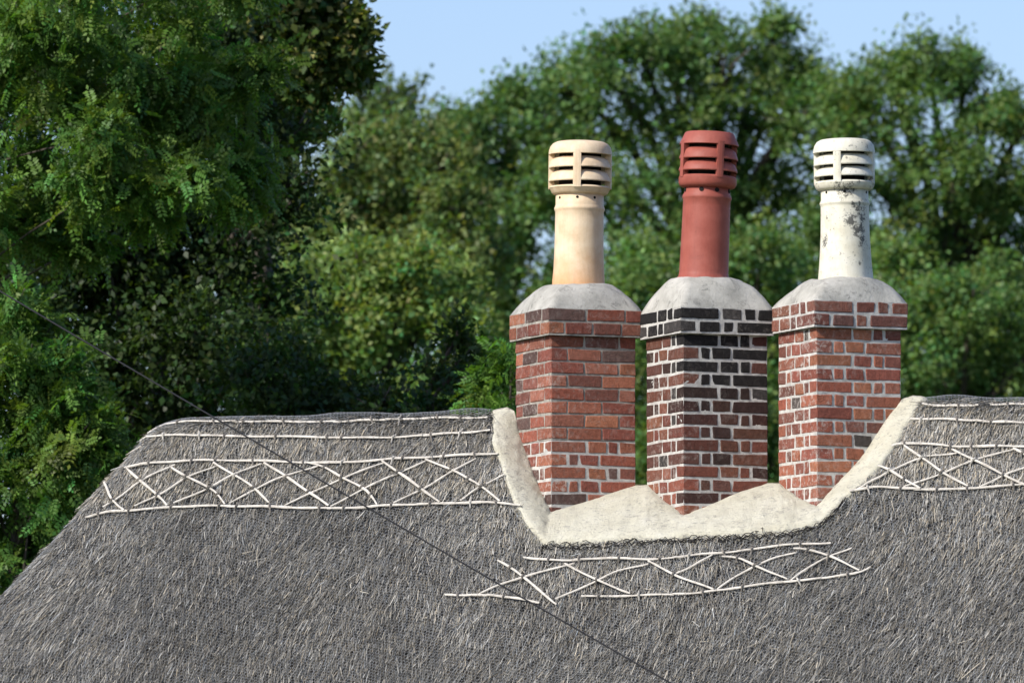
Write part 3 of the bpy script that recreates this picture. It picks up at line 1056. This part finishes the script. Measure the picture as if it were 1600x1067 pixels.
def make_pot(k, root):
    P = POT[k]
    m = POTS[k]
    # centre line: foot on the cap, head offset by the lean
    depth = np.dot(np.array([CX[k], 0, 0]) - CAM, CF)
    pb = at_depth(P['cx'][0], zoomy(P['base']), depth)
    ph = at_depth(P['cx'][1], zoomy(200), depth)
    z0 = pb[2]
    axis = ph - pb
    sc = depth / DIST
    def zz(y): return (P['base'] - y) * MM * sc
    def rr(w): return w * MM * sc
    rx = Vector((0, 0, 1)).rotation_difference(Vector(axis).normalized())
    body = bpy.data.objects.new('chimney_pot', None)
    # body shell with a dark inside
    prof = [(rr(w), zz(y)) for w, y in P['rings']]
    prof = [(rr(P['rings'][0][0]) - 0.02, zz(P['base']) - 0.03), (prof[0][0], prof[0][1] - 0.02)] + prof
    top_in = [(rr(P['rings'][-1][0]) - 0.022, zz(P['rings'][-1][1] - 2)), (rr(P['rings'][-1][0]) - 0.022, zz(P['base']) + 0.02)]
    v, f_ = revolve(prof + top_in, 48)
    # foot ring of the head closes on the neck
    me = pmesh('chimney_pot', v, f_, m, smooth=True)
    pot = bpy.data.objects.new('chimney_pot', me)
    link(pot, root)
    pot.location = Vector(pb) - root.location
    pot.rotation_mode = 'QUATERNION'
    pot.rotation_quaternion = rx
    def sub(name, v, f_, mat=m, smooth=True):
        me = pmesh(name, v, f_, mat, smooth=smooth)
        if smooth: me.set_sharp_from_angle(angle=math.radians(32))
        o = bpy.data.objects.new(name, me)
        link(o, pot)
        return o
    R = P['R']
    ft, fb = P['foot']
    t = 5
    # head foot: flared ring
    fr = P['foot_r']
    v, f_ = revolve([(rr(P['rings'][-1][0] - 6), zz(fb + 4)), (rr(fr - 8), zz(fb)), (rr(fr), zz(fb - 6)), (rr(fr + 6), zz(fb - 20)), (rr(R - 3), zz(ft + 12)), (rr(R - 10), zz(ft + 4)),
                     (rr(R * 0.80), zz(ft + 1)), (rr(R * 0.74), zz(ft + 3)), (rr(R * 0.74), zz(fb))], 48, True)
    sub('head_ring', v, f_)
    for (yt, yb) in P['rims']:
        v, f_ = revolve([(rr(R * 0.72), zz(yt - 6)), (rr(R * 0.80), zz(yt - 2)), (rr(R * 0.91), zz(yt + 11)), (rr(R * 0.965), zz(yb - 20)), (rr(R * 0.995), zz(yb - 4)), (rr(R * 0.98), zz(yb + 1)),
                         (rr(R * 0.93), zz(yb - 6)), (rr(R * 0.84), zz(yt + 24)), (rr(R * 0.71), zz(yt + 8))], 48, True)
        sub('louvre', v, f_)
    cp = P['cap']
    prof = [(0.001, zz(cp[0][1] + 1))] + [(rr(w), zz(y)) for w, y in cp] + [(rr(cp[-1][0] - 6), zz(cp[-1][1] + 3)), (rr(cp[-1][0] - 20), zz(cp[-1][1] - 6)), (rr(cp[-1][0] - 40), zz(cp[-1][1] - 10)), (0.001, zz(cp[-1][1] - 10))]
    v, f_ = revolve(prof, 48)
    sub('cap', v, f_)
    # four posts
    for q in range(4):
        an0 = math.radians(P['post'] + 90 * q)
        hw = math.radians(7.2)
        V, Fc = [], []
        y0, y1 = cp[-1][1] - 12, ft + 16
        for yy in np.linspace(y0, y1, 7):
            for rad_ in (R * 1.0, R * 0.80):
                for s in (-1, -0.4, 0.4, 1):
                    an = an0 + s * hw
                    # angle 0 faces the camera
                    d = -CF * math.cos(an) + CR * math.sin(an)
                    ro = rad_ if abs(s) < 0.9 or rad_ < R * 0.9 else rad_ * 0.992
                    V.append((d[0] * rr(ro), d[1] * rr(ro), zz(yy)))
        for i in range(6):
            b, c = i * 8, (i + 1) * 8
            ring = [0, 1, 2, 3, 7, 6, 5, 4]
            for e in range(8):
                e2 = (e + 1) % 8
                Fc.append((b + ring[e], c + ring[e], c + ring[e2], b + ring[e2]))
        sub('post', V, Fc, smooth=False)
    # added near-black lining that paints the darkness inside the louvres
    v, f_ = revolve([(rr(R * 0.66), zz(fb)), (rr(R * 0.66), zz(cp[-1][1] - 8))], 32)
    sub('dark_lining', v, f_, INNER_DARK)
    # vent holes round the neck, near-black plugs painting their unlit inside
    hr = rr(P['rings'][-1][0])
    for hd in P['holes']:
        an = math.radians(hd)
        d = -CF * math.cos(an) + CR * math.sin(an)
        s = -CF * -math.sin(an) + CR * math.cos(an)
        c0 = np.array([0, 0, zz(P['hole_y'])])
        V, Fc = [], []
        r_ = rr(P['hole_r'])
        hrr = hr if k != 1 else rr(114.5)
        for dd in (hrr - 0.01, hrr + 0.0008):
            for e in range(14):
                ea = 2 * math.pi * e / 14
                V.append(c0 + d * dd + (s * math.cos(ea) + np.array([0, 0, 1]) * math.sin(ea)) * r_)
        for e in range(14):
            Fc.append((e, (e + 1) % 14, 14 + (e + 1) % 14, 14 + e))
        Fc.append(tuple(range(14, 28)))
        sub('vent_hole', V, Fc, INNER_DARK, False)
    bpy.data.objects.remove(body)
    return pb, axis

CHIM = [dict(top=480, bot=522),
        dict(top=478, bot=519), dict(top=467.5, bot=509.5)]
LBL = ['red brick chimney carrying the buff yellow louvred pot, darker thin mortar joints higher up',
       'soot blackened brick chimney with thick white joints carrying the red louvred pot',
       'red brick chimney with white joints carrying the cream louvred pot spotted with black lichen']
for k in range(3):
    root = empty('brick_chimney', (CX[k], 0, RIDGE_Z - 0.95))
    tag(root, LBL[k], 'chimney', 'row of three chimneys set cornerwise on the ridge')
    fC = CORBEL * math.sqrt(0.5); fS = SHAFT * math.sqrt(0.5)
    zt = z_at(CX[k], -fC, CHIM[k]['top'])
    zb = z_at(CX[k], -fC, CHIM[k]['bot'])
    ch = (zt - zb) / 2
    jh = 0.008 if k == 0 else 0.011
    w = 0.10
    for c in range(2):
        zm = zt - ch * (c + 0.5)
        if k == 0:
            lens = [(CORBEL - w - 0.018) / 2] * 2 if c == 0 else [0.125, 0.17, 0.165]
        else:
            lens = [0.245, 0.12, 0.065] if c == 0 else [0.235, 0.065, 0.13]
        lay_course(root, k, CORBEL, zm, ch - jh, lens, w, (c % 2 == 1), 1.0, True)
    zfoot = RIDGE_Z - 0.60
    course = 0.0751
    n = 17
    ztop = zb
    zs = zb
    for c in range(n):
        zm = ztop - course * (c + 0.5)
        zrel = 1 - (c + 0.5) / 13.6
        old = k == 0 and c < 8
        hh = course - (0.0075 if old else 0.0105)
        if old:
            lens = [(SHAFT - w - 0.016) / 2] * 2
        else:
            lens = [0.2205, 0.1135, 0.058]
            lens = [L * (1 + random.uniform(-0.01, 0.0)) for L in lens]
        lay_course(root, k, SHAFT, zm, hh, lens, w, (c % 2 == 1), zrel, False)
    zc = ztop - course * 8
    if k == 0:
        mortar_core('mortar', SHAFT, zc, zb, MORTAR_OLD, 0.0042, 0.0022, root, CX[k], 61)
        mortar_core('mortar', SHAFT, ztop - course * n, zc - 0.002, MORTAR_NEW, 0.0030, 0.0018, root, CX[k], 63)
        mortar_core('mortar', CORBEL, zb - 0.004, zt - 0.004, MORTAR_OLD, 0.0042, 0.0022, root, CX[k], 65)
    else:
        mortar_core('mortar', SHAFT, ztop - course * n, zb, MORTAR_NEW, 0.0037, 0.0019, root, CX[k], 67 + k)
        mortar_core('mortar', CORBEL, zb - 0.003, zt - 0.004, MORTAR_NEW, 0.0037, 0.0020, root, CX[k], 71 + k)
    pb, axis = make_pot(k, root)
    crown(k, root, zt - 0.006, pb[2] + 0.006, POT[k]['rings'][0][0] * MM + 0.02, pb[:2] - np.array([CX[k], 0]))

# ------------------------------------------------------------------ overhead cable
cp = [at_depth(-420, 203, 47.2), at_depth(0, 455, 46.8), at_depth(340, 655.5, 46.5), at_depth(700, 866, 46.2), at_depth(1045, 1065, 45.9), at_depth(1500, 1322, 45.5)]
v, f_ = tube(smooth_line(cp, 0.3), 0.0048, 6)
tag(mobj('overhead_cable', pmesh('overhead_cable', v, f_, CABLE, smooth=True)), 'thin black overhead cable crossing in front of the thatch, falling to the right', 'cable')

# ------------------------------------------------------------------ trees
def leaf_quads(c, d, n, L, Wd, fold=0.25):
    """rhombic leaves: base c, direction d, normal n"""
    s = np.cross(n, d)
    s /= np.linalg.norm(s, axis=1, keepdims=True) + 1e-9
    mid = c + d * (L * 0.45)[:, None]
    up = n * (Wd * fold)[:, None]
    V = np.stack([c, mid + s * (Wd * 0.5)[:, None] + up, c + d * L[:, None], mid - s * (Wd * 0.5)[:, None] + up], 1).reshape(-1, 3)
    F_ = np.arange(len(c) * 4, dtype=np.int32).reshape(-1, 4)
    return V, F_

def unit(v):
    return v / (np.linalg.norm(v, axis=-1, keepdims=True) + 1e-9)

def make_tree(name, label, group, base, lobes, leafL, per_cluster, spacing, clus_r, col, colvar=0.25, pinnate=False,
              trunk_r=0.2, seed=0, depth_squash=1.0, hi=None, droop=0.0, cat='tree', shell=0.55, fill=0.35, edge=0.25, billow=0, limb=0.30):
    """lobes: list of (px, py, r_px, depth, [vertical stretch])"""
    r = np.random.default_rng(seed)
    root = empty(name, (base[0], base[1], 0))
    tag(root, label, cat, group)
    C, Rr = [], []
    for lb in lobes:
        px, py, rp, dp = lb[:4]
        vs = lb[4] if len(lb) > 4 else 1.0
        C.append(at_depth(px, py, dp))
        rad = rp * dp / FPX
        Rr.append((rad, rad * depth_squash, rad * vs))
    C = np.array(C); Rr = np.array(Rr)
    # clusters through the lobes, denser near the surface, surface broken by noise
    cc, cn = [], []
    LC, LR = list(C), list(Rr)
    if billow:
        LC, LR = [], []
        for c, rd in zip(C, Rr):
            LC.append(c); LR.append(rd * 0.80)
            uu = unit(r.normal(size=(billow, 3)) + np.array([0, 0, 0.25]))
            for u in uu:
                sr = r.uniform(0.28, 0.46)
                LC.append(c + u * rd * (1.04 - sr * 0.75)); LR.append(rd * sr)
    for c, rd in zip(LC, LR):
        vol = rd[0] * rd[1] * rd[2]
        area = 4 * math.pi * (vol ** (2 / 3))
        k = max(8, int(area / (spacing * spacing)))
        u = unit(r.normal(size=(k, 3)))
        rad = np.where(r.random(k) < fill, r.uniform(0.2, 0.85, k), r.uniform(0.85, 1.05, k))
        base_p = c + (u * rad[:, None]) * rd
        nz = vnoise(base_p / (rd.mean() * 0.42) + seed, seed + 3) + 0.5 * vnoise(base_p / (rd.mean() * 0.18), seed + 5)
        p = c + (u * (rad * (1 + edge * nz))[:, None]) * rd
        cc.append(p); cn.append(u)
    cc = np.vstack(cc); cn = np.vstack(cn)
    m = len(cc)
    k = per_cluster
    idx = np.repeat(np.arange(m), k)
    N = m * k
    # twig direction per cluster: outwards, lifted or drooping
    td = unit(cn + np.array([0, 0, 0.25 - droop]) + r.normal(0, 0.35, (m, 3)))
    cs = clus_r * r.uniform(0.6, 1.3, m)
    along = r.uniform(-1, 1, N)
    pos = cc[idx] + td[idx] * (along * cs[idx])[:, None] + np.clip(r.normal(0, 0.42, (N, 3)), -0.8, 0.8) * cs[idx][:, None] * np.array([1, 1, 0.6])
    d = unit(td[idx] * 0.5 + r.normal(0, 0.6, (N, 3)) + np.array([0, 0, -droop * 0.6]))
    n = unit(np.array([0, 0, 0.45]) + cn[idx] * 0.75 + r.normal(0, 0.42, (N, 3)))
    n = unit(n - d * np.sum(n * d, 1, keepdims=True))
    colc = np.exp(r.normal(0, colvar * 0.6, m))
    hue = r.normal(0, 0.10, m)
    tint = np.array(col)[None, :] * (colc[idx] * np.exp(r.normal(0, colvar, N)))[:, None]
    hh = hue[idx] + r.normal(0, 0.08, N)
    tint = tint * np.stack([1 + 1.4 * hh, np.ones(N), 1 - 0.6 * hh], -1)
    if hi is not None:
        sel = r.random(N) < hi[1]
        tint[sel] = np.array(hi[0]) * np.exp(r.normal(0, 0.2, (sel.sum(), 1)))
    tint = np.clip(tint * np.array([1.38, 1.30, 1.20]), 0.004, 0.5)
    L = leafL * r.uniform(0.6, 1.25, N)
    if not pinnate:
        V, Fq = leaf_quads(pos, d, n, L, L * r.uniform(0.5, 0.75, N))
        T = tint
    else:
        # feather leaves: pairs of leaflets along a stalk and one at the tip
        s = np.cross(n, d)
        Vs, Fs, Ts = [], [], []
        o = 0
        npair = 5
        for q in range(npair + 1):
            t = (q + 1) / (npair + 1)
            bend = -0.35 * t * t
            pt = pos + d * (L * t)[:, None] + np.array([0, 0, 1]) * (L * bend * 0.5)[:, None]
            for sgn in ((-1, 1) if q < npair else (0,)):
                dl = unit(s * sgn + d * (0.45 if sgn else 1.0) + np.array([0, 0, -0.15]))
                ll = L * 0.30 * r.uniform(0.8, 1.15, N)
                v, f_ = leaf_quads(pt, dl, unit(n + r.normal(0, 0.2, (N, 3))), ll, ll * 0.56, 0.12)
                Vs.append(v); Fs.append(f_ + o); Ts.append(tint); o += len(v)
        V, Fq, T = np.vstack(Vs), np.vstack(Fs), np.vstack(Ts)
    crown_o = mobj('crown', npmesh('crown', V, Fq, LEAF, T), root)
    # trunk and limbs
    ctr = C.mean(0)
    zt = float(C[:, 2].max())
    top = np.array([ctr[0] * 0.4 + base[0] * 0.6, ctr[1] * 0.4 + base[1] * 0.6, ctr[2] + 0.3 * (zt - ctr[2])])
    b0 = np.array([base[0], base[1], 0.0])
    tp = []
    for i in range(9):
        t = i / 8
        p = b0 * (1 - t) + top * t
        p = p + np.array([math.sin(t * 5 + seed), math.cos(t * 4 + seed), 0]) * trunk_r * 0.6 * t
        tp.append(p)
    v, f_ = tube(tp, [trunk_r * (1.25 - 0.95 * i / 8) for i in range(9)], 10)
    mobj('trunk', pmesh('trunk', v, f_, BARK, smooth=True), root)
    for c, rd in zip(C, Rr):
        t0 = min(0.92, max(0.35, (c[2] - rd[2] * 1.5) / max(top[2], 0.1)))
        i0 = int(t0 * 8)
        p0 = tp[i0]
        if np.linalg.norm(c - p0) < 0.05: continue
        midp = p0 * 0.45 + c * 0.55 + np.array([0, 0, 0.12 * np.linalg.norm(c - p0)]) * (1 if droop <= 0 else 0.4)
        end = c + unit(c - p0) * rd * 0.5
        r0 = trunk_r * limb
        lim = smooth_line([p0, midp, c, end], 0.5)
        v, f_ = tube(lim, [max(0.006, r0 * (1 - 0.92 * i / (len(lim) - 1))) for i in range(len(lim))], 6)
        mobj('limb', pmesh('limb', v, f_, BARK, smooth=True), root)
        for q in range(3):
            u = unit(r.normal(size=3) + np.array([0, 0, 0.3]))
            v, f_ = tube([midp * 0.3 + c * 0.7, c + u * rd * 0.45, c + u * rd * 0.95 + r.normal(0, 0.05, 3)], [r0 * 0.35, r0 * 0.22, 0.005], 5)
            mobj('branch', pmesh('branch', v, f_, BARK, smooth=True), root)
    return root

def ground_at(px, depth):
    p = at_depth(px, 500, depth)
    return (p[0], p[1])

def j(lst, dp, dj=0.0, seed=0):
    r = random.Random(seed)
    return [(q[0], q[1], q[2], dp + r.uniform(-dj, dj), *(q[3:] or ())) for q in lst]

GT = 'woodland trees behind the roof'
# near tree with feather leaves, upper left
make_tree('leafy_tree', 'big tree with feathery leaves filling the upper left corner', GT, ground_at(-420, 66),
          [(q[0], q[1], q[2] * 0.86, q[3], 0.62) for q in j([(60, 40, 85), (180, 75, 85), (290, 60, 70), (90, 150, 90), (235, 180, 85), (330, 205, 70), (368, 262, 52), (45, 255, 85), (165, 290, 70), (300, 285, 52), (30, 350, 60),
             (395, 120, 45), (380, 300, 38), (150, 220, 60), (20, 110, 60), (340, 130, 55), (250, 120, 60), (120, 370, 40), (240, 330, 40)], 63, 0.8, 1)]
          + j([(-80, 60, 120), (-130, 210, 120), (-110, 350, 110), (100, -70, 110), (260, -60, 90), (-60, -150, 130), (-300, 60, 160), (-280, 260, 150), (380, -80, 80)], 62.5, 1.2, 2),  # unseen crown beyond the frame, added to shade the foliage behind
          0.135, 10, 0.20, 0.15, (0.066, 0.135, 0.026), 0.25, True, 0.12, 5, 1.3, None, 0.35, fill=0.25, billow=5, limb=0.12)
# sycamore with pale keys behind it
make_tree('leafy_tree', 'dense dark tree with pale hanging seed keys at the top left of the sky', GT, ground_at(420, 74),
          j([(485, 55, 75), (425, 110, 80), (525, 120, 42), (470, 175, 48), (370, 40, 80), (540, 60, 28), (430, -50, 90), (330, -20, 80), (500, -10, 40), (400, 190, 55)], 72, 0.6, 3),
          0.085, 34, 0.18, 0.16, (0.048, 0.085, 0.021), 0.22, False, 0.2, 6, 1.2, ((0.20, 0.20, 0.08), 0.16), 0.3, fill=0.5, edge=0.10, billow=6)
# low bush at the left edge
make_tree('leafy_bush', 'bright green leafy bush left of the roof hip', GT, ground_at(30, 60.5),
          j([(40, 490, 45), (55, 560, 60), (20, 650, 80), (110, 615, 50), (110, 705, 65), (50, 780, 80), (150, 770, 42), (20, 880, 80), (85, 850, 55), (-90, 600, 100), (-100, 780, 110), (-60, 960, 110), (160, 700, 35)], 60.5, 0.5, 4),
          0.135, 10, 0.20, 0.13, (0.060, 0.125, 0.025), 0.25, True, 0.10, 7, 1.2, None, 0.2, 'bush', billow=5, limb=0.15)
# shaded foliage between, the shade put into its dark leaf colour
make_tree('shaded_tree', 'dark shaded tree in the gloom under the feathery tree', GT, ground_at(250, 71),
          j([(250, 420, 100), (130, 450, 100), (60, 330, 100), (180, 250, 110), (320, 200, 100), (60, 130, 110), (220, 90, 110), (340, 60, 90), (440, 230, 70), (100, -20, 110), (330, 330, 80), (450, 290, 50), (20, 400, 110), (150, 350, 110), (250, 300, 100), (360, 420, 90), (300, 540, 100), (180, 580, 100), (400, 560, 85), (430, 470, 60), (300, 660, 90), (170, 720, 90), (430, 650, 80), (440, 330, 60), (230, 800, 90), (20, 470, 100)], 70, 0.8, 5),
          0.070, 46, 0.25, 0.22, (0.022, 0.046, 0.013), 0.35, False, 0.16, 8, 1.0, None, 0.2, fill=0.55)
make_tree('dark_shrub', 'dark shrub, shade put into its leaf colour, just above the thatch ridge in the centre', GT, ground_at(560, 66),
          j([(470, 580, 50), (545, 640, 55), (450, 640, 60), (640, 668, 45), (600, 640, 38), (705, 580, 38), (690, 655, 45), (712, 530, 22), (560, 700, 70), (690, 710, 60), (400, 600, 60)], 66, 0.5, 6),
          0.065, 44, 0.18, 0.16, (0.024, 0.050, 0.015), 0.3, False, 0.1, 9, 1.0, None, 0.1, 'shrub')
make_tree('leafy_bush', 'small bright bush beside the left chimney above the ridge', GT, ground_at(775, 62),
          j([(765, 590, 32), (785, 630, 35), (750, 640, 26), (800, 570, 30), (830, 620, 40), (770, 680, 40), (820, 680, 40)], 62, 0.3, 7),
          0.13, 10, 0.15, 0.12, (0.064, 0.140, 0.026), 0.25, True, 0.06, 10, 1.0, None, 0.15, 'bush')
# pale tree in the middle distance
make_tree('pale_tree', 'pale yellow green tree, soft and blurred, left of the chimneys', GT, ground_at(580, 96),
          j([(560, 430, 55), (490, 455, 55), (635, 440, 52), (700, 450, 45), (430, 490, 55), (545, 510, 75), (640, 520, 75), (720, 530, 52), (600, 600, 80), (480, 560, 70), (700, 610, 60), (395, 450, 45), (400, 530, 60), (760, 600, 50), (660, 640, 60)], 95, 0.7, 8),
          0.085, 32, 0.30, 0.22, (0.118, 0.190, 0.058), 0.20, False, 0.2, 11, 1.0, None, 0.0, fill=0.4, edge=0.14, billow=7)
make_tree('leafy_tree', 'rounded olive green tree behind the pale tree', GT, ground_at(620, 122),
          j([(560, 250, 60), (625, 250, 60), (690, 260, 55), (650, 330, 75), (725, 335, 55), (520, 320, 60), (585, 375, 65), (700, 400, 60), (480, 400, 55), (430, 440, 55), (560, 450, 70), (660, 470, 70), (440, 340, 50), (760, 420, 45), (330, 420, 90), (250, 540, 100), (380, 560, 90), (150, 450, 90), (400, 300, 60), (120, 640, 100), (300, 660, 90), (230, 330, 80)], 120, 0.8, 9),
          0.10, 28, 0.38, 0.28, (0.090, 0.145, 0.050), 0.22, False, 0.3, 12, 1.0, ((0.15, 0.16, 0.07), 0.08), fill=0.4, edge=0.12, billow=7)
make_tree('spired_tree', 'tall tree with three pointed tips against the sky', GT, ground_at(625, 145),
          j([(580, 165, 24, 2.2), (605, 150, 15, 2.6), (642, 165, 20, 2.6), (684, 190, 17, 2.6), (560, 200, 35, 1.5), (640, 230, 40, 1.4), (690, 250, 35, 1.4), (600, 260, 50, 1.2), (555, 130, 16, 2.2), (640, 330, 60), (560, 330, 60)], 143, 0.8, 10),
          0.11, 30, 0.28, 0.24, (0.088, 0.145, 0.055), 0.22, False, 0.22, 13, 1.0)
# oaks along the back
make_tree('broadleaf_tree', 'leaning low crowned tree filling the gap left of the buff pot', GT, ground_at(800, 150),
          j([(745, 215, 40), (800, 165, 42), (790, 250, 50), (850, 200, 55), (740, 300, 45), (800, 350, 65), (860, 300, 60), (770, 430, 60), (850, 450, 70), (790, 540, 70), (880, 560, 70), (760, 620, 60), (720, 205, 22), (715, 260, 35)], 147, 1.0, 11),
          0.11, 28, 0.44, 0.31, (0.078, 0.145, 0.044), 0.22, False, 0.35, 14, 1.0, fill=0.4, edge=0.12, billow=7)
make_tree('broadleaf_tree', 'tallest broad tree behind the red pot with bumpy domed crown', GT, ground_at(1080, 155),
          j([(1085, 70, 55), (1040, 80, 45), (1205, 68, 48), (1000, 95, 55), (940, 110, 60), (890, 140, 55), (1130, 120, 85), (1240, 110, 55), (1180, 180, 80), (1060, 180, 90), (960, 210, 85), (890, 250, 60), (1250, 190, 60), (1300, 150, 45),
             (1040, 300, 90), (1150, 300, 85), (940, 330, 80), (1240, 300, 70), (1010, 420, 90), (1130, 430, 90), (920, 450, 70), (1240, 420, 60), (1000, 560, 100), (1140, 560, 100), (1230, 560, 80), (1000, 660, 70), (1210, 690, 70), (1205, 620, 60), (1300, 690, 80)], 152, 1.4, 12),
          0.11, 28, 0.46, 0.32, (0.078, 0.145, 0.044), 0.22, False, 0.5, 15, 1.0, None, 0, 'tree', 0.55, 0.40, 0.12, 7)
make_tree('broadleaf_tree', 'broad domed tree behind the cream pot with sky showing through its middle', GT, ground_at(1460, 152),
          j([(1450, 105, 52), (1395, 130, 48), (1505, 120, 50), (1545, 180, 48), (1335, 165, 45), (1420, 220, 68), (1510, 240, 60), (1600, 200, 55), (1300, 220, 45), (1330, 270, 45), (1590, 300, 62), (1420, 300, 48), (1310, 350, 50),
             (1540, 330, 40), (1610, 420, 70), (1470, 400, 50), (1700, 230, 90), (1720, 400, 110), (1390, 390, 50), (1560, 440, 60), (1330, 460, 70), (1450, 500, 70), (1560, 560, 100), (1420, 590, 90), (1310, 580, 80), (1680, 560, 110)], 150, 1.2, 13),
          0.11, 28, 0.46, 0.31, (0.078, 0.145, 0.044), 0.22, False, 0.45, 16, 1.0, None, 0, 'tree', 0.55, 0.36, 0.12, 7)
make_tree('understorey_tree', 'lighter bushy tree seen between the red and cream pots', GT, ground_at(1190, 132),
          j([(1190, 395, 50), (1140, 420, 45), (1220, 440, 45), (1000, 425, 45), (960, 470, 45), (1050, 450, 50), (1170, 490, 70), (1080, 530, 70), (980, 550, 70), (1200, 580, 70), (1210, 680, 80), (1000, 680, 80), (1100, 650, 80), (1000, 765, 80), (1210, 770, 80), (1205, 740, 50), (1000, 735, 50), (1100, 740, 80)], 130, 0.8, 14),
          0.10, 28, 0.39, 0.27, (0.092, 0.165, 0.052), 0.22, False, 0.2, 17, 1.0, fill=0.45, edge=0.12, billow=7)
make_tree('understorey_tree', 'low bushy tree above the ridge right of the cream pot', GT, ground_at(1510, 128),
          j([(1400, 420, 40), (1385, 500, 45), (1450, 490, 50), (1520, 470, 55), (1580, 460, 55), (1430, 570, 65), (1520, 560, 70), (1600, 560, 70), (1480, 640, 70), (1580, 650, 80), (1400, 650, 70), (1680, 520, 80)], 127, 0.8, 15),
          0.10, 28, 0.39, 0.27, (0.090, 0.160, 0.050), 0.22, False, 0.2, 18, 1.0, fill=0.45, edge=0.12, billow=7)
